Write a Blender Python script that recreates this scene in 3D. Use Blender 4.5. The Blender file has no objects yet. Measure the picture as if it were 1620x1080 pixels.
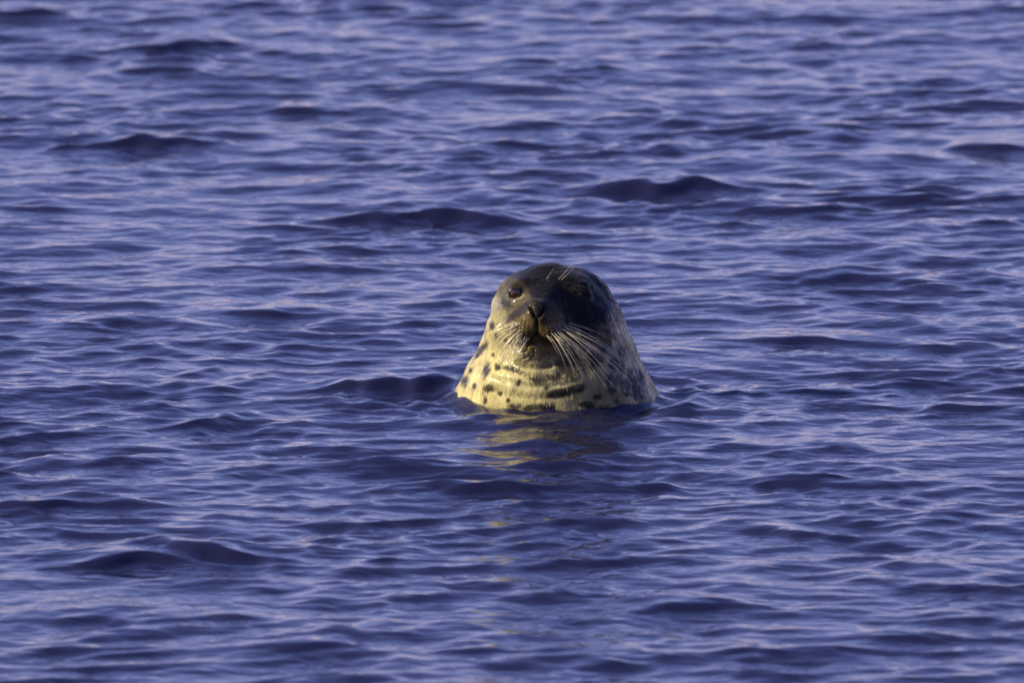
import bpy, math, random
import numpy as np
from mathutils import Vector

rng = np.random.default_rng(11)
random.seed(4)
scene = bpy.context.scene
COL = scene.collection

# ------------------------------------------------------------------ camera
ELEV = math.radians(8.0)          # how far the long lens looks down on the water
DIST = 24.0
FRAME_W = 1.80                    # metres across the frame at the animal
AIM = Vector((-0.005, 0.0, 0.1034))
cam_d = bpy.data.cameras.new('camera')
cam = bpy.data.objects.new('camera', cam_d)
COL.objects.link(cam)
cam.location = AIM + Vector((0, -math.cos(ELEV), math.sin(ELEV))) * DIST
cam.rotation_euler = (math.pi / 2 - ELEV, 0, 0)
cam_d.sensor_width = 36.0
cam_d.lens = 36.0 * DIST / FRAME_W
cam_d.clip_start = 0.5
cam_d.clip_end = 9000
cam_d.dof.use_dof = True
cam_d.dof.focus_distance = DIST - 0.12
cam_d.dof.aperture_fstop = 9.5
scene.camera = cam

# ------------------------------------------------------------------ sky, sun, exposure
SUN_EL = math.radians(21)
SUN_AZ = math.radians(75)         # to the left of the line from animal to camera
sun_dir = Vector((-math.sin(SUN_AZ) * math.cos(SUN_EL), -math.cos(SUN_AZ) * math.cos(SUN_EL), math.sin(SUN_EL)))
world = bpy.data.worlds.new('World')
scene.world = world
world.use_nodes = True
wn, wl = world.node_tree.nodes, world.node_tree.links
wn.clear()
w_out = wn.new('ShaderNodeOutputWorld')
w_bg = wn.new('ShaderNodeBackground')
w_sky = wn.new('ShaderNodeTexSky')
w_sky.sky_type = 'NISHITA'
w_sky.sun_disc = False
w_sky.sun_elevation = SUN_EL
w_sky.sun_rotation = math.atan2(sun_dir.x, sun_dir.y)
w_sky.altitude = 0
w_sky.air_density = 1.0
w_sky.dust_density = 0.1
w_sky.ozone_density = 3.0
w_mul = wn.new('ShaderNodeMix')
w_mul.data_type = 'RGBA'
w_mul.blend_type = 'MULTIPLY'
w_mul.inputs[0].default_value = 1.0
w_mul.inputs[7].default_value = (0.87, 0.65, 1.03, 1)     # the camera's cool white balance, over the whole sky alike
wl.new(w_sky.outputs[0], w_mul.inputs[6])
wl.new(w_mul.outputs[2], w_bg.inputs['Color'])
w_bg.inputs['Strength'].default_value = 0.108
wl.new(w_bg.outputs[0], w_out.inputs['Surface'])

sun_d = bpy.data.lights.new('sun', 'SUN')
sun_d.energy = 5.0
sun_d.angle = math.radians(0.5)
sun_d.color = (1.0, 0.87, 0.57)
sun = bpy.data.objects.new('sun', sun_d)
COL.objects.link(sun)
sun.rotation_euler = (-sun_dir).to_track_quat('-Z', 'Y').to_euler()
sun.location = sun_dir * 40

scene.view_settings.view_transform = 'Standard'
scene.view_settings.look = 'None'
scene.view_settings.exposure = 0.85
scene.view_settings.gamma = 1.0
scene.view_settings.use_curve_mapping = False
scene.render.engine = 'CYCLES'
scene.cycles.use_denoising = True
scene.cycles.max_bounces = 8
scene.cycles.transmission_bounces = 6
scene.cycles.caustics_reflective = False
scene.cycles.sample_clamp_indirect = 6.0

SE, CE = math.sin(ELEV), math.cos(ELEV)
PXM = 900.0


def water_at(px, py):
    """point of the calm water plane seen at a place in the picture"""
    ax = (px - 810) / PXM / DIST
    az = (540 - py) / PXM / DIST
    d = Vector((ax, CE + az * SE, -SE + az * CE))
    t = -cam.location.z / d.z
    p = cam.location + d * t
    return p.x, p.y


# ------------------------------------------------------------------ helpers
def mesh_object(name, verts, faces, mat, parent=None, smooth=True):
    me = bpy.data.meshes.new(name)
    verts = np.asarray(verts, dtype=np.float32)
    faces = np.asarray(faces, dtype=np.int32)
    me.vertices.add(len(verts))
    me.vertices.foreach_set('co', verts.ravel())
    n = faces.shape[1]
    me.loops.add(faces.size)
    me.loops.foreach_set('vertex_index', faces.ravel())
    me.polygons.add(len(faces))
    me.polygons.foreach_set('loop_start', np.arange(0, faces.size, n, dtype=np.int32))
    me.update(calc_edges=True)
    me.validate()
    if smooth:
        me.polygons.foreach_set('use_smooth', np.ones(len(me.polygons), dtype=bool))
    if mat:
        me.materials.append(mat)
    ob = bpy.data.objects.new(name, me)
    COL.objects.link(ob)
    if parent:
        ob.parent = parent
    return ob


def new_mat(name):
    m = bpy.data.materials.new(name)
    m.use_nodes = True
    nt = m.node_tree
    nt.nodes.clear()
    out = nt.nodes.new('ShaderNodeOutputMaterial')
    return m, nt, out


def sstep(a, b, x):
    t = np.clip((x - a) / (b - a), 0, 1)
    return t * t * (3 - 2 * t)


# ------------------------------------------------------------------ water
def water_material():
    m, nt, out = new_mat('sea_water')
    N, L = nt.nodes, nt.links
    tc = N.new('ShaderNodeTexCoord')
    mp = N.new('ShaderNodeMapping')
    mp.inputs['Scale'].default_value = (0.5, 0.9, 1.0)
    L.new(tc.outputs['Object'], mp.inputs['Vector'])
    n1 = N.new('ShaderNodeTexNoise')
    n1.inputs['Scale'].default_value = 34
    n1.inputs['Detail'].default_value = 2
    n1.inputs['Roughness'].default_value = 0.45
    n1.inputs['Distortion'].default_value = 0.6
    L.new(mp.outputs[0], n1.inputs['Vector'])
    bmp = N.new('ShaderNodeBump')
    bmp.inputs['Strength'].default_value = 1.0
    bmp.inputs['Distance'].default_value = 0.0034
    L.new(n1.outputs['Fac'], bmp.inputs['Height'])
    fr = N.new('ShaderNodeFresnel')
    fr.inputs['IOR'].default_value = 1.34
    L.new(bmp.outputs[0], fr.inputs['Normal'])
    gl = N.new('ShaderNodeBsdfGlossy')
    gl.inputs['Color'].default_value = (1, 1, 1, 1)
    gl.inputs['Roughness'].default_value = 0.045
    L.new(bmp.outputs[0], gl.inputs['Normal'])
    rf = N.new('ShaderNodeBsdfRefraction')
    rf.inputs['Color'].default_value = (0.9, 0.95, 0.95, 1)
    rf.inputs['Roughness'].default_value = 0.04
    rf.inputs['IOR'].default_value = 1.34
    L.new(bmp.outputs[0], rf.inputs['Normal'])
    df = N.new('ShaderNodeBsdfDiffuse')                     # light scattered back out of the murky water
    df.inputs['Color'].default_value = (0.018, 0.019, 0.066, 1)
    mx = N.new('ShaderNodeMixShader')
    mx.inputs[0].default_value = 0.55
    L.new(rf.outputs[0], mx.inputs[1])
    L.new(df.outputs[0], mx.inputs[2])
    ms = N.new('ShaderNodeMixShader')
    L.new(fr.outputs[0], ms.inputs[0])
    L.new(mx.outputs[0], ms.inputs[1])
    L.new(gl.outputs[0], ms.inputs[2])
    L.new(ms.outputs[0], out.inputs['Surface'])
    va = N.new('ShaderNodeVolumeAbsorption')
    va.inputs['Color'].default_value = (0.25, 0.5, 0.55, 1)
    va.inputs['Density'].default_value = 9.0
    L.new(va.outputs[0], out.inputs['Volume'])
    return m


def seabed_material():
    m, nt, out = new_mat('dark_seabed')
    N, L = nt.nodes, nt.links
    b = N.new('ShaderNodeBsdfPrincipled')
    n = N.new('ShaderNodeTexNoise')
    n.inputs['Scale'].default_value = 2.0
    r = N.new('ShaderNodeValToRGB')
    r.color_ramp.elements[0].color = (0.02, 0.025, 0.03, 1)
    r.color_ramp.elements[1].color = (0.05, 0.055, 0.05, 1)
    L.new(n.outputs['Fac'], r.inputs[0])
    L.new(r.outputs[0], b.inputs['Base Color'])
    b.inputs['Roughness'].default_value = 0.9
    L.new(b.outputs[0], out.inputs['Surface'])
    return m


def axis_coords(lo, hi, step, far, growth=1.22):
    c = list(np.arange(lo, hi + step * 0.5, step))
    s, v = step, lo
    left = []
    while v > -far:
        s *= growth
        v -= s
        left.append(v)
    s, v = step, c[-1]
    right = []
    while v < far:
        s *= growth
        v += s
        right.append(v)
    return np.array(left[::-1] + c + right)


xs = axis_coords(-1.55, 1.55, 0.0062, 4000)
ys = axis_coords(-4.7, 9.6, 0.0115, 6000)
nx, ny = len(xs), len(ys)
GX, GY = np.meshgrid(xs, ys)
sx = np.gradient(xs)
sy = np.gradient(ys)
SP = np.maximum(*np.meshgrid(sx, sy)).ravel().astype(np.float32)
GX = GX.ravel().astype(np.float32)
GY = GY.ravel().astype(np.float32)

# a wind chop of many crossing wave trains, crests mostly across the view
NW = 250
lam = np.exp(rng.uniform(math.log(0.038), math.log(0.9), NW))
kk = 2 * math.pi / lam
main_dir = math.radians(-84)
spread = np.where(lam > 0.5, 0.5, np.where(lam > 0.2, 0.60, 0.70))
th = main_dir + rng.normal(0, 1, NW) * spread
slope = np.where(lam < 0.20, (lam / 0.20) ** 0.12, (0.20 / lam) ** 1.4)
slope *= 0.114 / math.sqrt(np.sum(slope ** 2) / 2)
amp = slope / kk
ph = rng.uniform(0, 2 * math.pi, NW)
CH = 1.05
Zw = np.zeros_like(GX)
Dx = np.zeros_like(GX)
Dy = np.zeros_like(GX)
near = np.nonzero((np.abs(GX) < 60) & (GY < 120) & (GY > -60))[0]
gx, gy, sp = GX[near], GY[near], SP[near]
z_ = np.zeros_like(gx); dx_ = np.zeros_like(gx); dy_ = np.zeros_like(gx)
# calmer and livelier patches, and a slow warp so that no train runs straight
def patchy(n, lo, hi, seed):
    r = np.random.default_rng(seed)
    f = np.zeros_like(gx)
    for _ in range(n):
        k = 2 * math.pi / math.exp(r.uniform(math.log(lo), math.log(hi)))
        a = r.uniform(0, 2 * math.pi)
        f += np.sin(k * math.cos(a) * gx + 0.55 * k * math.sin(a) * gy + r.uniform(0, 6.28)).astype(np.float32)
    return f / math.sqrt(n / 2)


gust = [np.clip(1.0 + 0.42 * patchy(9, 0.5, 2.2, 50 + g), 0.25, 2.1) for g in range(4)]
wx = gx + 0.030 * patchy(8, 0.5, 1.6, 61)
wy = gy + 0.045 * patchy(8, 0.5, 1.6, 62)
HX, HY = 0.075, 0.02
rr = np.sqrt((gx - HX) ** 2 + (gy - HY) ** 2)
stir = 1 + 0.7 * np.exp(-((gx - HX) / 0.45) ** 2 - ((gy + 0.75) / 0.75) ** 2)
calm = 1 - 0.4 * np.exp(-(rr / 0.26) ** 2)
for i in range(NW):
    c, s = math.cos(th[i]), math.sin(th[i])
    sel = sp < lam[i] / 2.5
    if not sel.any():
        continue
    whole = sel.all()
    X = wx if whole else wx[sel]
    Y = wy if whole else wy[sel]
    q = (kk[i] * c) * X + (kk[i] * s) * Y + ph[i]
    fade = sstep(2.5, 5.0, lam[i] / (sp if whole else sp[sel])) * amp[i]
    if lam[i] < 0.45:
        gg = gust[i % 4]
        fade = fade * (gg if whole else gg[sel])
    if lam[i] < 0.30:                 # small ripples the animal itself stirs up
        fade = fade * (stir if whole else stir[sel])
    if lam[i] > 0.32:
        fade = fade * (calm if whole else calm[sel])
    cq, sq = np.cos(q) * fade, np.sin(q) * fade
    if whole:
        z_ += cq; dx_ -= CH * c * sq; dy_ -= CH * s * sq
    else:
        z_[sel] += cq; dx_[sel] -= CH * c * sq; dy_[sel] -= CH * s * sq

# the wavelets that stand out one by one: place in view, width, height (m), tilt
CRESTS = [
    (330, 872, .19, .062, -.15), (190, 885, .16, .028, .05), (640, 612, .34, .044, .0), (635, 636, .20, .026, 0), (708, 630, .07, .020, .1), (860, 700, .16, .020, 0), (900, 735, .2, .018, 0),
    (1060, 297, .22, .044, .06), (690, 343, .20, .036, .0), (545, 346, .14, .030, .05), (1235, 330, .16, .022, 0),
    (280, 70, .18, .042, .15), (260, 108, .13, .020, 0), (210, 226, .20, .034, .1), (1270, 205, .16, .022, 0),
    (480, 172, .13, .020, 0), (1390, 440, .32, .022, -.06), (180, 508, .18, .018, -.05), (430, 492, .20, .018, 0),
    (740, 770, .26, .018, 0), (175, 728, .15, .016, 0), (930, 888, .12, .018, 0), (1100, 955, .16, .018, .1),
    (270, 975, .24, .018, 0), (1240, 838, .14, .018, -.05), (1250, 536, .16, .018, 0), (1330, 760, .12, .012, 0),
    (1590, 232, .14, .022, 0), (1085, 640, .12, .012, .05), (90, 795, .18, .020, 0), (1560, 640, .14, .014, .05),
    (820, 790, .10, .012, 0), (30, 22, .14, .022, 0), (1500, 925, .18, .016, -.1), (490, 1020, .16, .016, 0),
]
jx = 0.014 * patchy(10, 0.09, 0.35, 71)
jy = 0.013 * patchy(10, 0.09, 0.35, 72)
for px, py, w, h, tilt in CRESTS:
    cx, cy = water_at(px, py + 6)
    u = (gx - cx) + jx
    v = (gy - cy) - tilt * u * 3 + jy
    sel = np.nonzero((np.abs(u) < w * 1.6) & (np.abs(v) < 0.5))[0]
    us, vs = u[sel], v[sel]
    h = min(0.55 * h, 0.007 + 0.26 * h, 0.018)
    sf = min(max(1.15 * h, 0.016), 0.028)              # steep towards the viewer, long behind
    along = np.exp(-np.abs(us / (w * 0.68)) ** 2.4)
    z_[sel] += h * along * (np.where(vs < 0, np.exp(-(vs / sf) ** 2), np.exp(-(vs / 0.13) ** 2)) - 0.30 * np.exp(-((vs + 0.13) / 0.06) ** 2))

# a low rounded swell passing in front of the animal
z_ += (0.013 + 0.006 * np.sin(gx * 9 + 0.8)) * np.exp(-((gx - 0.10) / 0.34) ** 4) * np.exp(-((gy + 0.31 + 0.05 * np.sin(gx * 6)) / 0.10) ** 2)
# the water lies a little quieter against the animal, with rings running out from it
z_ -= 0.005 * np.exp(-(rr / 0.35) ** 2)
# little rings and the lip of water that climbs the coat
dn = np.sqrt(((gx - 0.0722) / 0.183) ** 2 + ((gy - 0.020) / 0.188) ** 2) * 0.185 - 0.185
z_ += 0.0035 * np.exp(-(dn / 0.18) ** 2) * np.cos(dn * 2 * math.pi / 0.07 + 0.6 * np.sin(gx * 31) + 0.5 * np.sin(gx * 57 + 1)) * (dn > -0.05)
z_ += (0.007 + 0.003 * np.sin(gx * 43) + 0.002 * np.sin(gx * 97 + 2)) * np.exp(-np.maximum(dn, 0) / 0.016) * (dn > -0.08)
Zw[near] = z_; Dx[near] = dx_; Dy[near] = dy_
top = np.stack([GX + Dx, GY + Dy, Zw], 1)
idx = np.arange(nx * ny).reshape(ny, nx)
faces = np.stack([idx[:-1, :-1].ravel(), idx[:-1, 1:].ravel(), idx[1:, 1:].ravel(), idx[1:, :-1].ravel()], 1)
# sides and bed close the body of water
border = np.concatenate([idx[0, :], idx[1:, -1], idx[-1, -2::-1], idx[-2:0:-1, 0]])
low = top[border].copy()
low[:, 2] = -6.0
base = nx * ny
nb = len(border)
bi = np.arange(nb)
side = np.stack([border, base + bi, base + (bi + 1) % nb, border[(bi + 1) % nb]], 1)[:, ::-1]
corners = np.array([[base + 0, base + (nx - 1), base + (nx - 1) + (ny - 1), base + 2 * (nx - 1) + (ny - 1)]])[:, ::-1]
water = mesh_object('water', np.concatenate([top, low]), np.concatenate([faces, side, corners]), water_material())
water.data.materials.append(seabed_material())
water.data.polygons[len(water.data.polygons) - 1].material_index = 1
water['kind'] = 'structure'
water['label'] = 'rippled deep blue sea water all around the seal'

# ------------------------------------------------------------------ the seal


def P(px, py, y):
    """model point at depth y that stands at this place of the front view"""
    return np.array([(px - 810) / PXM, y, ((632 - py) / PXM - y * SE) / CE])


def M(px, py, y):
    """the same for the muzzle"""
    return P(px - 5, py + 3, y)


def front(v):
    """front-view coordinates of model points"""
    return 810 + v[:, 0] * PXM, 632 - (v[:, 2] * CE + v[:, 1] * SE) * PXM


# outline of neck and head: height, left, right, centre depth, half depth
PROF = np.array([
    # z,     left,  right, cy,    hd
    [-0.60, 690, 1090, 0.10, 0.24],
    [-0.30, 672, 1085, 0.07, 0.225],
    [-0.10, 688, 1062, 0.035, 0.205],
    [0.000, 710, 1040, 0.020, 0.185],
    [0.030, 722, 1027, 0.014, 0.172],
    [0.060, 737, 1014, 0.008, 0.158],
    [0.090, 752, 1002, 0.004, 0.146],
    [0.120, 763, 991, 0.001, 0.136],
    [0.150, 771, 981, 0.000, 0.128],
    [0.175, 776, 972, 0.000, 0.120],
    [0.188, 790, 954, 0.001, 0.100],
    [0.198, 806, 938, 0.003, 0.080],
    [0.208, 830, 914, 0.006, 0.050],
    [0.2155, 868, 876, 0.008, 0.006],
])
PROF[:, 1:3] = (PROF[:, 1:3] - 810) / PXM


def prof(z):
    l = np.interp(z, PROF[:, 0], PROF[:, 1]); r = np.interp(z, PROF[:, 0], PROF[:, 2])
    return (l + r) / 2, (r - l) / 2, np.interp(z, PROF[:, 0], PROF[:, 3]), np.interp(z, PROF[:, 0], PROF[:, 4])


# smooth the profile tables a little so the loft has no facets
_zt = np.linspace(-0.6, 0.2155, 900)
_tab = []
for _k in range(4):
    a = prof(_zt)[_k]
    if True:
        ker = np.hanning(31); ker /= ker.sum()
        b = np.convolve(np.pad(a, 15, mode='edge'), ker, 'valid')
        tt = sstep(0.19, 0.205, _zt)
        a = b * (1 - tt) + a * tt
    _tab.append(a)


def sd_body(p):
    z = np.clip(p[:, 2], -0.6, 0.2155)
    cx, a, cy, b = (np.interp(z, _zt, t) for t in _tab)
    ux = (p[:, 0] - cx) / a
    uy = (p[:, 1] - cy) / b
    r = (np.abs(ux) ** 2.15 + np.abs(uy) ** 2.15) ** (1 / 2.15)
    d = (r - 1) * np.minimum(a, b)
    over = p[:, 2] - 0.2155
    return np.where(over > 0, np.sqrt(np.maximum(d, 0) ** 2 + np.maximum(over, 0) ** 2), d)


def sd_ell(p, c, r, yaw=0.0, pitch=0.0):
    q = p - c
    if yaw:
        cs, sn = math.cos(yaw), math.sin(yaw)
        q = np.stack([q[:, 0] * cs + q[:, 1] * sn, -q[:, 0] * sn + q[:, 1] * cs, q[:, 2]], 1)
    if pitch:
        cs, sn = math.cos(pitch), math.sin(pitch)
        q = np.stack([q[:, 0], q[:, 1] * cs + q[:, 2] * sn, -q[:, 1] * sn + q[:, 2] * cs], 1)
    r = np.array(r)
    k0 = np.linalg.norm(q / r, axis=1)
    k1 = np.linalg.norm(q / (r * r), axis=1) + 1e-9
    return k0 * (k0 - 1) / k1


def sd_cone(p, a, b, ra, rb):
    ab = b - a
    t = np.clip(((p - a) @ ab) / (ab @ ab), 0, 1)
    return np.linalg.norm(p - a - t[:, None] * ab, axis=1) - (ra + (rb - ra) * t)


def smin(a, b, k):
    h = np.clip(0.5 + 0.5 * (b - a) / k, 0, 1)
    return b * (1 - h) + a * h - k * h * (1 - h)


def smax(a, b, k):
    return -smin(-a, -b, k)


EYES = [(P(812, 462, -0.0975), 0.0150, (.0130, .0072), 0.42), (P(914, 463, -0.0925), 0.0150, (.0105, .0014), -0.25)]


def sdf(p):
    d = sd_body(p)
    # cranium
    d = smin(d, sd_ell(p, P(872, 479, 0.006), (.1045, .108, .0665)), 0.012)
    # snout running forward from between the eyes
    d = smin(d, sd_cone(p, P(866, 477, -0.05), M(852, 500, -0.148), 0.056, 0.038), 0.045)
    # cheeks
    d = smin(d, sd_ell(p, P(808, 524, -0.085), (.046, .052, .045)), 0.04)
    d = smin(d, sd_ell(p, P(910, 522, -0.080), (.050, .052, .048)), 0.04)
    # brow ridges
    d = smin(d, sd_ell(p, P(818, 448, -0.078), (.027, .025, .010)), 0.022)
    d = smin(d, sd_ell(p, P(908, 448, -0.074), (.027, .025, .010)), 0.022)
    # lower jaw and chin
    d = smin(d, sd_ell(p, M(846, 553, -0.126), (.036, .042, .030)), 0.018)
    # soft fullness of the throat
    d = smin(d, sd_ell(p, P(862, 600, -0.120), (.105, .050, .034)), 0.05)
    # the two whisker pads
    d = smin(d, sd_ell(p, M(827, 514, -0.150), (.031, .036, .027), yaw=0.35), 0.012)
    d = smin(d, sd_ell(p, M(874, 514, -0.147), (.032, .036, .027), yaw=-0.35), 0.012)
    # nose
    d = smin(d, sd_ell(p, M(850, 494, -0.168), (.0205, .020, .0215)), 0.010)
    # lids bulging over the eyes, then the opening between them
    for c, r, op, tilt in EYES:
        d = smin(d, np.linalg.norm(p - c, axis=1) - r * 1.12, 0.012)
        q = p - c - np.array([0, -0.012, -0.001])
        cs, sn = math.cos(tilt), math.sin(tilt)
        q = np.stack([q[:, 0] * cs + q[:, 2] * sn, q[:, 1], -q[:, 0] * sn + q[:, 2] * cs], 1)
        d = smax(d, -sd_ell(q, np.zeros(3), (op[0], .020, op[1])), 0.004)
    return d


# rays from the middle of the neck and head outwards
NT, NR = 720, 560
t = np.linspace(-1, 1, NT, endpoint=False)
theta = math.pi * (0.36 * t + 0.64 * t ** 3)        # denser towards the face; 0 = towards the camera
rows_low = 330
Z0 = 0.150
zl = Z0 - (Z0 + 0.55) * (np.linspace(0, 1, rows_low) ** 1.9 * 0.80 + np.linspace(0, 1, rows_low) * 0.20)
el = np.linspace(0, math.pi / 2, NR - rows_low + 1)[1:]
orig, dirs = [], []
for z in zl[::-1]:
    dirs.append(np.stack([np.sin(theta), -np.cos(theta), np.zeros(NT)], 1))
    orig.append(np.full(NT, z))
for e in el:
    dirs.append(np.stack([np.sin(theta) * math.cos(e), -np.cos(theta) * math.cos(e), np.full(NT, math.sin(e))], 1))
    orig.append(np.full(NT, Z0))
dirs = np.concatenate(dirs)
oz = np.concatenate(orig)
cx = np.interp(oz, _zt, _tab[0]); cy = np.interp(oz, _zt, _tab[2])
O = np.stack([cx, cy, oz], 1)
# march inwards from outside until the surface is met
T = np.full(len(O), 0.32)
done = np.zeros(len(O), bool)
for it in range(70):
    act = np.nonzero(~done)[0]
    if len(act) == 0:
        break
    d = sdf(O[act] + dirs[act] * T[act, None])
    T[act] -= np.clip(d * 0.75, -0.01, 0.02)
    done[act] = np.abs(d) < 4e-5
V = O + dirs * T[:, None]


def normals(v):
    e = 6e-4
    g = np.stack([sdf(v + np.eye(3)[k] * e) - sdf(v - np.eye(3)[k] * e) for k in range(3)], 1)
    return g / (np.linalg.norm(g, axis=1, keepdims=True) + 1e-9)


Nn = normals(V)
PX, PY = front(V)
facing = (V[:, 1] < -0.02)


def seg_dist(px, py, pts):
    best = np.full(len(px), 1e9)
    for (x0, y0), (x1, y1) in zip(pts[:-1], pts[1:]):
        dx, dy = x1 - x0, y1 - y0
        u = np.clip(((px - x0) * dx + (py - y0) * dy) / (dx * dx + dy * dy + 1e-9), 0, 1)
        best = np.minimum(best, np.hypot(px - x0 - u * dx, py - y0 - u * dy))
    return best


disp = np.zeros(len(V))


def groove(pts, width, depth):
    global disp
    d = seg_dist(PX + 5, PY - 3, pts)
    disp -= np.where(facing, depth * np.exp(-(d / width) ** 2), 0)


groove([(839, 483), (842, 490), (846, 498)], 2.4, .0085)      # nostrils
groove([(861, 483), (858, 490), (854, 498)], 2.4, .0085)
groove([(850, 500), (850, 514), (849, 530)], 2.2, .0065)      # cleft of the upper lip
groove([(849, 530), (839, 535), (826, 540), (812, 541), (800, 537)], 2.4, .0042)   # mouth
groove([(849, 530), (860, 535), (874, 540), (890, 540), (902, 535)], 2.4, .0042)
groove([(836, 545), (830, 553), (832, 561)], 2.2, .0024)      # creases of the chin
groove([(846, 547), (846, 557), (840, 565)], 2.2, .0024)
groove([(856, 549), (860, 558), (855, 566)], 2.2, .0020)
groove([(818, 570), (834, 577), (852, 579), (872, 575)], 3.2, .0050)   # chin to throat
groove([(790, 574), (806, 581), (830, 590), (856, 594), (885, 592)], 4.0, .0034)
groove([(782, 590), (800, 599), (836, 607), (880, 606), (915, 600)], 4.0, .0026)
groove([(770, 610), (800, 621), (850, 626), (900, 622)], 5.0, .0016)
groove([(790, 452), (800, 446), (812, 444), (826, 448)], 2.8, .0012)    # crease over the eye
groove([(900, 450), (913, 446), (927, 448), (937, 453)], 2.2, .0022)
groove([(796, 475), (812, 480), (830, 475)], 2.2, .0016)
# rows of whisker follicles
FOLL_L, FOLL_R = [], []
for row in range(4):
    for k in range(5 - (row == 0)):
        FOLL_L.append((831 - k * 6.2 - row * 0.8, 511 + row * 6.2 + k * 0.5 * (row - 1)))
        FOLL_R.append((860 + k * 6.4 + row * 0.8, 511 + row * 6.2 + k * 0.5 * (row - 1)))
for fx, fy in FOLL_L + FOLL_R:
    d2 = (PX - fx) ** 2 + (PY - fy) ** 2
    disp += np.where(facing, .0011 * np.exp(-d2 / 2.2 ** 2) - .0007 * np.exp(-d2 / 4.4 ** 2), 0)
# low irregular relief of wet fur over muscle
for _ in range(26):
    f = rng.normal(0, 1, 3) * np.array([70, 70, 45])
    disp += 0.00028 * np.sin(V @ f + rng.uniform(0, 6.28))
V = V + Nn * disp[:, None]
PX, PY = front(V)

# coat pattern: dark crown and back, pale throat with scattered dark blotches and some painted shade
SPOTS_AND_SHADE = [
    (759, 551, 12, 4, -.9), (752, 560, 6, 3, -.9), (765, 585, 5, 11, .15), (732, 602, 5, 8, .3), (769, 613, 7, 6, 0), (783, 578, 4, 5, 0),
    (747, 610, 3, 4, 0), (763, 632, 3, 6, 0), (787, 622, 3, 3, 0), (816, 605, 3, 5, .3), (849, 600, 15, 3.5, .1),
    (860, 612, 5, 5, 0), (879, 621, 17, 7, -.1), (906, 613, 15, 6, -.35), (811, 642, 10, 4, 0), (831, 645, 8, 4, 0),
    (858, 644, 15, 5, 0), (965, 600, 11, 9, .3), (978, 583, 5, 8, 0), (978, 555, 6, 9, .2), 
    (959, 530, 9, 13, .3), (986, 621, 6, 5, 0), (962, 615, 10, 5, 0), (1005, 618, 9, 14, -.3), (939, 626, 5, 4, 0),
    (971, 634, 4, 4, 0), (774, 515, 4, 6, 0), (795, 480, 6, 4, 0), (944, 562, 8, 9, .2), (997, 591, 11, 9, .3),
    (741, 585, 2.5, 5, .4), (806, 583, 12, 3, .35), (780, 530, 3, 4, 0), (954, 500, 7, 10, .3), (925, 640, 10, 5, 0), (975, 608, 22, 9, .2), (1000, 604, 14, 16, .2), (948, 545, 14, 16, .3), (968, 575, 8, 8, 0), (870, 598, 18, 5, 0),  # includes painted crease shade of the left throat fold
    (892, 578, 24, 17, .2), (905, 552, 16, 18, 0), (930, 570, 12, 12, 0), (925, 530, 18, 14, 0), (818, 492, 22, 5, -.65),  # painted: fold shadow with wet fur right of chin, shaded band under eye
    (776, 560, 2.5, 3, 0), (800, 632, 3, 2.5, 0), (950, 645, 8, 5, 0),
]
wob = sum(np.sin(V @ (rng.normal(0, 1, 3) * 210) + rng.uniform(0, 6.28)) for _ in range(7)) / 7
wob2 = sum(np.sin(V @ (rng.normal(0, 1, 3) * 80) + rng.uniform(0, 6.28)) for _ in range(7)) / 7
streak = sum(np.sin(V @ (rng.normal(0, 1, 3) * np.array([900, 900, 120])) + rng.uniform(0, 6.28)) for _ in range(9)) / 5
dark = np.zeros(len(V))
isf = V[:, 1] < 0.03
for sx_, sy_, ra, rb, an in SPOTS_AND_SHADE:
    c, s = math.cos(an), math.sin(an)
    ra, rb = ra * 1.18 + 0.5, rb * 1.18 + 0.5
    u = ((PX - sx_) * c + (PY - sy_) * s) / ra
    v = (-(PX - sx_) * s + (PY - sy_) * c) / rb
    r = np.sqrt(u * u + v * v) + 0.45 * wob + 0.32 * wob2 + 0.22 * streak
    dark = np.maximum(dark, np.where(isf, 0.95 * (1 - sstep(0.58, 1.30, r)), 0))
# blotches on flanks and back
for _ in range(150):
    a, z = rng.uniform(0, 2 * math.pi), rng.uniform(-0.4, 0.2)
    cxx, aa, cyy, bb = (np.interp(z, _zt, tb) for tb in _tab)
    c0 = np.array([cxx + aa * math.sin(a), cyy + bb * math.cos(a), z])
    if c0[1] < 0.02 and z > -0.03:
        continue
    r = np.linalg.norm((V - c0) * np.array([1, 1, .8]), axis=1) / rng.uniform(.006, .018) + 0.4 * wob
    dark = np.maximum(dark, 0.9 * (1 - sstep(0.6, 1.3, r)))
# dark crown reaching down between and beside the eyes, face shade painted in on the right; the muzzle is brown
cap_edge = np.interp(PX, [760, 785, 800, 815, 832, 845, 870, 890, 915, 940, 955, 968, 990],
                     [400, 425, 436, 440, 462, 482, 486, 512, 528, 520, 490, 455, 410])
cap = 1 - sstep(-9, 9, PY - cap_edge + 9 * wob2 + 6 * wob + 5 * streak)
cap2_edge = np.interp(PX, [760, 778, 790, 800, 815, 832, 850, 900, 950, 965, 980, 1000], [438, 464, 484, 498, 504, 502, 494, 520, 535, 520, 500, 440])
cap2 = (1 - sstep(-12, 12, PY - cap2_edge + 12 * wob2 + 8 * wob + 7 * streak)) * (V[:, 1] < 0.06)
back_cap = sstep(0.02, 0.09, V[:, 1] + 0.1 * wob2 * 0.3)
cap = np.maximum(np.where(V[:, 1] < 0.06, cap, 0), back_cap * 0.9)
muz = np.clip(1.15 * np.exp(-(((PX - 850) / 60) ** 2 + ((PY - 528) / 50) ** 2 + 0.12 * (1 + wob)) ** 2.2), 0, 1) * (V[:, 1] < -0.06)
nose = np.exp(-(((PX - 850) / 21) ** 2 + ((PY - 493) / 20) ** 2) ** 2) * (V[:, 1] < -0.12)
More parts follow.
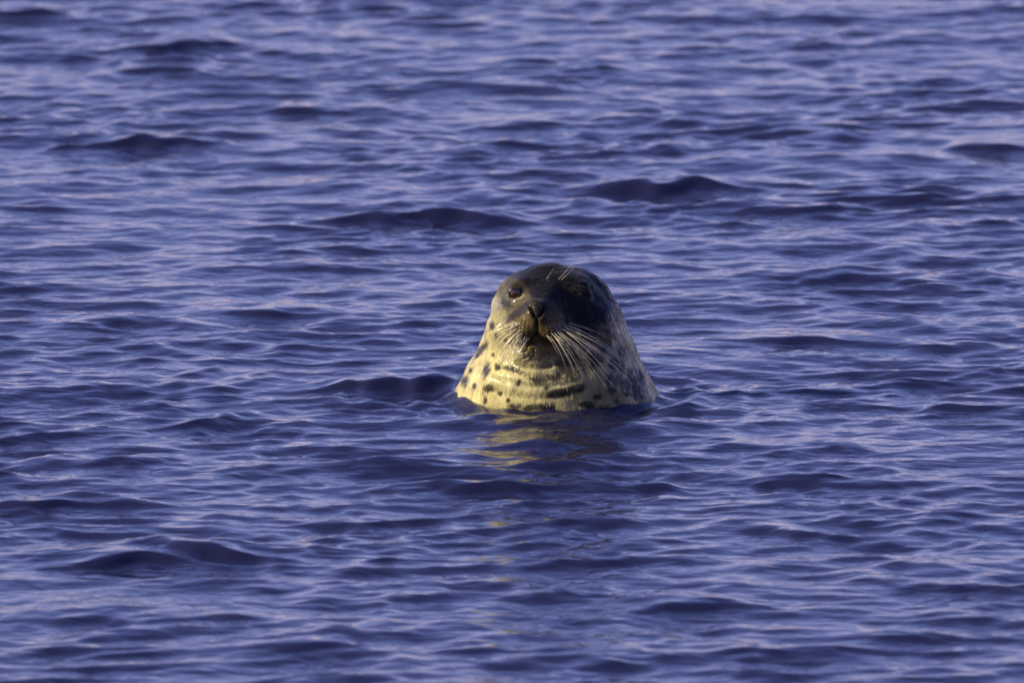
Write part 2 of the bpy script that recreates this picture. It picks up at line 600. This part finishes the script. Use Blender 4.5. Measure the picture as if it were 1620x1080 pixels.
mouth_d = seg_dist(PX + 5, PY - 3, [(806, 540), (826, 540), (839, 535), (849, 524), (860, 535), (874, 540), (896, 538)])
lip = np.exp(-(mouth_d / 3.6) ** 2) * (V[:, 1] < -0.09)
foll = np.zeros(len(V))
for fx, fy in FOLL_L + FOLL_R:
    foll = np.maximum(foll, np.exp(-((PX - fx) ** 2 + (PY - fy) ** 2) / 1.9 ** 2) * (V[:, 1] < -0.1))
eye_rim_shade = np.zeros(len(V))
lower_lid_lit = np.zeros(len(V))
for c, r, op, tilt in EYES[:1]:
    ex, ey = front(c[None])
    d = np.hypot(PX - ex, PY - ey)
    eye_rim_shade = np.maximum(eye_rim_shade, sstep(8, -2, PY - ey) * np.exp(-(np.maximum(d - 10, 0) / 9.0) ** 2) * (V[:, 1] < -0.05))  # dark rim with the upper lid's shading painted in

lower_lid_lit = np.exp(-((np.hypot((PX - ex) / 1.15, PY - ey) - 10.5) / 2.2) ** 2) * sstep(1, 6, PY - ey) * (V[:, 1] < -0.05)  # light on the lower lid, painted as a pale arc

pale = np.array([0.44, 0.385, 0.180])
pale2 = np.array([0.18, 0.157, 0.092])
brown = np.array([0.080, 0.053, 0.015])
grey = np.array([0.018, 0.015, 0.015])
dk = np.array([0.022, 0.018, 0.018])
capc = np.array([0.006, 0.0055, 0.007])
mixv = np.clip(0.14 + 0.32 * wob2 + 0.25 * sstep(0.06, 0.17, V[:, 2]) + 0.65 * sstep(870, 945, PX) * (1 - 1.1 * sstep(972, 1004, PX)) + 0.6 * np.exp(-((PX - 806) / 32) ** 2 - ((PY - 505) / 40) ** 2), 0, 1)[:, None]  # right side's shade and its brighter rim are put into the coat colour
C = pale * (1 - mixv) + pale2 * mixv


def blend(c, col, m):
    m = np.clip(m, 0, 1)[:, None]
    return c * (1 - m) + col * m


C = blend(C, grey, cap2 * 0.8)
C = blend(C, brown, muz * 0.95)
C = blend(C, dk, dark)
C = blend(C, capc, cap * 0.97)
C = blend(C, np.array([0.012, 0.010, 0.010]), nose * 0.96)
C = blend(C, np.array([0.03, 0.018, 0.010]), lip * 0.75)
C = blend(C, np.array([0.04, 0.03, 0.02]), foll * 0.6)
C = blend(C, np.array([0.016, 0.012, 0.010]), eye_rim_shade * 0.85)
C = blend(C, np.array([0.22, 0.19, 0.13]), lower_lid_lit * 0.7)


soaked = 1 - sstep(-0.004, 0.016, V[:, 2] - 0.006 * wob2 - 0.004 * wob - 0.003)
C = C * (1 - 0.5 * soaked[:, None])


def coat_material():
    m, nt, out = new_mat('wet_seal_coat')
    N, L = nt.nodes, nt.links
    b = N.new('ShaderNodeBsdfPrincipled')
    at = N.new('ShaderNodeAttribute')
    at.attribute_name = 'coat_pattern_shade'
    tc = N.new('ShaderNodeTexCoord')
    mp = N.new('ShaderNodeMapping')
    mp.inputs['Scale'].default_value = (1, 1, 0.45)
    L.new(tc.outputs['Object'], mp.inputs['Vector'])
    hair = N.new('ShaderNodeTexNoise')
    hair.inputs['Scale'].default_value = 520
    hair.inputs['Detail'].default_value = 3
    L.new(mp.outputs[0], hair.inputs['Vector'])
    clump = N.new('ShaderNodeTexNoise')
    clump.inputs['Scale'].default_value = 90
    clump.inputs['Detail'].default_value = 4
    L.new(mp.outputs[0], clump.inputs['Vector'])
    r1 = N.new('ShaderNodeMapRange')
    r1.inputs['From Min'].default_value = 0.3
    r1.inputs['From Max'].default_value = 0.7
    r1.inputs['To Min'].default_value = 0.86
    r1.inputs['To Max'].default_value = 1.12
    L.new(hair.outputs['Fac'], r1.inputs['Value'])
    r2 = N.new('ShaderNodeMapRange')
    r2.inputs['From Min'].default_value = 0.3
    r2.inputs['From Max'].default_value = 0.7
    r2.inputs['To Min'].default_value = 0.8
    r2.inputs['To Max'].default_value = 1.15
    L.new(clump.outputs['Fac'], r2.inputs['Value'])
    mm = N.new('ShaderNodeMath')
    mm.operation = 'MULTIPLY'
    L.new(r1.outputs[0], mm.inputs[0])
    L.new(r2.outputs[0], mm.inputs[1])
    mx = N.new('ShaderNodeVectorMath')
    mx.operation = 'SCALE'
    L.new(at.outputs['Color'], mx.inputs[0])
    L.new(mm.outputs[0], mx.inputs['Scale'])
    L.new(mx.outputs[0], b.inputs['Base Color'])
    b1 = N.new('ShaderNodeBump')
    b1.inputs['Distance'].default_value = 0.003
    b1.inputs['Strength'].default_value = 0.9
    L.new(clump.outputs['Fac'], b1.inputs['Height'])
    b2 = N.new('ShaderNodeBump')
    b2.inputs['Distance'].default_value = 0.0004
    b2.inputs['Strength'].default_value = 0.7
    L.new(hair.outputs['Fac'], b2.inputs['Height'])
    L.new(b1.outputs[0], b2.inputs['Normal'])
    L.new(b2.outputs[0], b.inputs['Normal'])
    b.inputs['Roughness'].default_value = 0.55
    b.inputs['Specular IOR Level'].default_value = 0.06
    film = N.new('ShaderNodeTexNoise')                    # film of water on the fur, in patches
    film.inputs['Scale'].default_value = 60
    film.inputs['Detail'].default_value = 3
    L.new(tc.outputs['Object'], film.inputs['Vector'])
    fr = N.new('ShaderNodeMapRange')
    fr.inputs['From Min'].default_value = 0.48
    fr.inputs['From Max'].default_value = 0.66
    fr.inputs['To Min'].default_value = 0.30
    fr.inputs['To Max'].default_value = 1.0
    L.new(film.outputs['Fac'], fr.inputs['Value'])
    fm = N.new('ShaderNodeMath')
    fm.operation = 'MULTIPLY'
    L.new(fr.outputs[0], fm.inputs[0])
    L.new(at.outputs['Alpha'], fm.inputs[1])
    L.new(fm.outputs[0], b.inputs['Coat Weight'])
    b.inputs['Sheen Weight'].default_value = 0.09
    b.inputs['Sheen Roughness'].default_value = 0.35
    b.inputs['Sheen Tint'].default_value = (0.75, 0.75, 1.0, 1)
    b.inputs['Coat Roughness'].default_value = 0.10
    b.inputs['Coat IOR'].default_value = 1.33
    L.new(b1.outputs[0], b.inputs['Coat Normal'])
    L.new(b.outputs[0], out.inputs['Surface'])
    return m


seal = bpy.data.objects.new('seal', None)
COL.objects.link(seal)
seal.location = (0.073, 0.01, -0.55)
seal['label'] = 'wet spotted seal with raised head and long whiskers, upright in the water'
seal['category'] = 'seal'
ORI = np.array(seal.location)

gi = np.arange(NT * NR).reshape(NR, NT)
nxt = np.roll(gi, -1, axis=1)
bf = np.stack([gi[:-1].ravel(), nxt[:-1].ravel(), nxt[1:].ravel(), gi[1:].ravel()], 1)
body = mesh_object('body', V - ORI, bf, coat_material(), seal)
att = body.data.color_attributes.new('coat_pattern_shade', 'FLOAT_COLOR', 'POINT')
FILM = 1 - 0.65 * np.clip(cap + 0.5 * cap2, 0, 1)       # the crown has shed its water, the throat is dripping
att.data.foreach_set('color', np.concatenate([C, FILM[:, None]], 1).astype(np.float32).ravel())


# wet fur lying in small pointed clumps, away from the nose and down the neck
def fur():
    grid = V.reshape(NR, NT, 3)
    e1 = np.roll(grid, -1, 1) - grid
    e2 = np.zeros_like(grid)
    e2[:-1] = grid[1:] - grid[:-1]
    area = np.linalg.norm(np.cross(e1, e2), axis=2).ravel()
    lid = np.zeros(len(V), bool)
    for c, r, op, tilt in EYES:
        lid |= np.linalg.norm(V - c, axis=1) < r * 1.35
    ok = (V[:, 2] > -0.03) & (nose < 0.3) & ~lid
    w = np.where(ok, area, 0)
    w *= 1 + 1.2 * (V[:, 1] < 0.02)
    n = 24000
    ids = rng.choice(len(V), n, replace=True, p=w / w.sum())
    p, nn, col = V[ids], Nn[ids], C[ids]
    nose_tip = P(850, 494, -0.185)
    out_ = p - nose_tip
    dist = np.linalg.norm(out_, axis=1)
    fl = out_ / dist[:, None]
    wdown = sstep(0.05, 0.16, dist)[:, None]
    fl = fl * (1 - 0.75 * wdown) + np.array([0, 0.15, -1.0]) * 0.75 * wdown
    fl += rng.normal(0, 0.24, fl.shape)
    fl -= nn * np.sum(fl * nn, 1, keepdims=True)
    fl /= np.linalg.norm(fl, axis=1, keepdims=True) + 1e-9
    sd = np.cross(fl, nn)
    near_nose = sstep(0.02, 0.09, dist)
    ln = (0.003 + 0.0045 * near_nose) * rng.uniform(0.6, 1.4, n)
    wd = rng.uniform(0.0002, 0.0005, n)
    lift = rng.uniform(0.0001, 0.0007, n)
    k = lambda a: a[:, None]
    p0 = p - nn * 0.0002
    p1 = p + fl * k(ln * 0.5) + nn * k(lift * 0.8)
    p2 = p + fl * k(ln) + nn * k(lift * 0.6)
    vs = np.stack([p0 - sd * k(wd * .7), p0 + sd * k(wd * .7), p1 - sd * k(wd), p1 + sd * k(wd), p2], 1).reshape(-1, 3)
    b5 = np.arange(n)[:, None] * 5
    fs = np.concatenate([b5 + np.array([0, 1, 3]), b5 + np.array([0, 3, 2]), b5 + np.array([2, 3, 4])])
    ob = mesh_object('fur', vs - ORI, fs, body.data.materials[0], seal)
    ob['kind'] = 'stuff'
    cc = np.repeat(col * k(np.exp(rng.normal(0, 0.08, n))), 5, axis=0)
    at = ob.data.color_attributes.new('coat_pattern_shade', 'FLOAT_COLOR', 'POINT')
    at.data.foreach_set('color', np.concatenate([cc, np.repeat(FILM[ids] * 0.9, 5)[:, None]], 1).astype(np.float32).ravel())


fur()


# eyes
def eye_material():
    m, nt, out = new_mat('dark_wet_eye')
    N, L = nt.nodes, nt.links
    b = N.new('ShaderNodeBsdfPrincipled')
    tc = N.new('ShaderNodeTexCoord')
    n = N.new('ShaderNodeTexNoise')
    n.inputs['Scale'].default_value = 160
    L.new(tc.outputs['Object'], n.inputs['Vector'])
    r = N.new('ShaderNodeValToRGB')
    r.color_ramp.elements[0].color = (0.008, 0.005, 0.004, 1)
    r.color_ramp.elements[1].color = (0.030, 0.016, 0.010, 1)
    L.new(n.outputs['Fac'], r.inputs[0])
    L.new(r.outputs[0], b.inputs['Base Color'])
    b.inputs['Roughness'].default_value = 0.10
    b.inputs['Coat Weight'].default_value = 0.5
    b.inputs['Coat Roughness'].default_value = 0.06
    L.new(b.outputs[0], out.inputs['Surface'])
    return m


em = eye_material()
for c, r, op, tilt in EYES:
    vs, fs = [], []
    A, B = 32, 20
    for j in range(B + 1):
        p = math.pi * j / B
        for i in range(A):
            a = 2 * math.pi * i / A
            bulge = 1 + 0.05 * max(0, math.cos(p)) ** 6
            vs.append((r * bulge * math.sin(p) * math.cos(a), -r * bulge * math.cos(p), r * bulge * math.sin(p) * math.sin(a)))
    for j in range(B):
        for i in range(A):
            fs.append((j * A + i, (j + 1) * A + i, (j + 1) * A + (i + 1) % A, j * A + (i + 1) % A))
    e = mesh_object('eye', vs, fs, em, seal)
    e.location = Vector(c - ORI)


# whiskers
def whisker_material():
    m, nt, out = new_mat('pale_whisker')
    N, L = nt.nodes, nt.links
    b = N.new('ShaderNodeBsdfPrincipled')
    tc = N.new('ShaderNodeTexCoord')
    n = N.new('ShaderNodeTexNoise')
    n.inputs['Scale'].default_value = 300
    L.new(tc.outputs['Object'], n.inputs['Vector'])
    r = N.new('ShaderNodeValToRGB')
    r.color_ramp.elements[0].color = (0.42, 0.36, 0.23, 1)
    r.color_ramp.elements[1].color = (0.70, 0.64, 0.46, 1)
    L.new(n.outputs['Fac'], r.inputs[0])
    L.new(r.outputs[0], b.inputs['Base Color'])
    b.inputs['Roughness'].default_value = 0.3
    L.new(b.outputs[0], out.inputs['Surface'])
    return m


wm = whisker_material()


def surface_y(px, py):
    """depth of the coat at a place of the front view"""
    d = np.where(V[:, 1] < 0, (PX - px) ** 2 + (PY - py) ** 2, 1e9)
    return V[np.argmin(d), 1]


def whisker(pts, r0=0.00060, r1=0.00022):
    r0 = r0 * random.uniform(0.65, 1.15)
    pts = [np.array(p) for p in pts]
    # quadratic-ish smoothing through Catmull samples
    n = 10
    path = []
    a, b, c = pts
    for k in range(n + 1):
        u = k / n
        path.append((1 - u) ** 2 * a + 2 * u * (1 - u) * b + u * u * c)
    vs, fs = [], []
    S = 5
    for k, p in enumerate(path):
        d = path[min(k + 1, n)] - path[max(k - 1, 0)]
        d /= np.linalg.norm(d)
        s = np.cross(d, [0, 0.3, 1]); s /= np.linalg.norm(s)
        w = np.cross(d, s)
        r = r0 + (r1 - r0) * (k / n)
        for i in range(S):
            an = 2 * math.pi * i / S
            vs.append(p + r * (math.cos(an) * s + math.sin(an) * w))
    for k in range(n):
        for i in range(S):
            fs.append((k * S + i, k * S + (i + 1) % S, (k + 1) * S + (i + 1) % S, (k + 1) * S + i))
    root = pts[0]
    o = mesh_object('whisker', np.array(vs) - root, fs, wm, seal)
    o.location = Vector(root - ORI)
    return o


def sprout(px, py, tx, ty, fwd=0.035, sag=6, **kw):
    px, py = px - 9, py + 6
    y0 = surface_y(px, py)
    a = P(px, py, y0 + 0.002)
    ye = y0 + 0.02
    c = P(tx, ty, ye)
    b = P((px + tx) / 2 + (tx - px) * .08, (py + ty) / 2 - sag, (y0 + ye) / 2 - fwd)
    whisker([a, b, c], **kw)


LEFT_TIPS = [(776, 534), (780, 527), (786, 522), (779, 541), (784, 545), (782, 553), (788, 556), (786, 563), (791, 567), (788, 575),
             (797, 570), (795, 579), (803, 575), (801, 584), (809, 578), (813, 569)]
LEFT_ROOTS = [(826, 508), (820, 505), (830, 503), (818, 511), (824, 514), (815, 515), (830, 515), (821, 520), (827, 521), (817, 522),
              (833, 521), (824, 526), (836, 526), (830, 528), (839, 529), (843, 527)]
for (a, b), (c, d) in zip(LEFT_ROOTS, LEFT_TIPS):
    sprout(a, b, c, d, fwd=0.022, sag=3, r0=0.00095)
    sprout(a + random.uniform(-4, 4), b + random.uniform(-4, 4), c + random.uniform(-7, 9), d + random.uniform(-8, 5), fwd=random.uniform(.012, .022), sag=3, r0=0.0005)
RIGHT_TIPS = [(988, 600), (977, 592), (962, 607), (955, 590), (941, 604), (936, 588), (920, 602), (915, 585), (905, 590), (900, 575),
              (984, 572), (968, 560), (975, 545), (952, 571), (930, 575), (890, 580), (882, 560), (873, 552), (945, 555), (921, 560)]
RIGHT_ROOTS = [(889, 513), (896, 509), (886, 516), (893, 514), (882, 516), (888, 519), (879, 518), (884, 522), (875, 519), (880, 524),
               (898, 512), (902, 509), (904, 505), (897, 517), (890, 523), (873, 524), (870, 527), (868, 524), (900, 520), (894, 525)]
for (a, b), (c, d) in zip(RIGHT_ROOTS, RIGHT_TIPS):
    sprout(a, b, c, d, fwd=random.uniform(.02, .034), sag=random.uniform(3, 9))
    if random.random() < 0.6:
        sprout(a + random.uniform(-4, 4), b + random.uniform(-4, 4), c + random.uniform(-14, 8), d + random.uniform(-14, 8), fwd=random.uniform(.016, .03), sag=5, r0=0.0005)
for (a, b, c, d) in [(887, 437, 899, 419), (891, 438, 905, 420), (868, 436, 871, 425)]:
    sprout(a, b, c, d, fwd=0.012, sag=random.uniform(-2, 2), r0=0.00028, r1=0.00013)
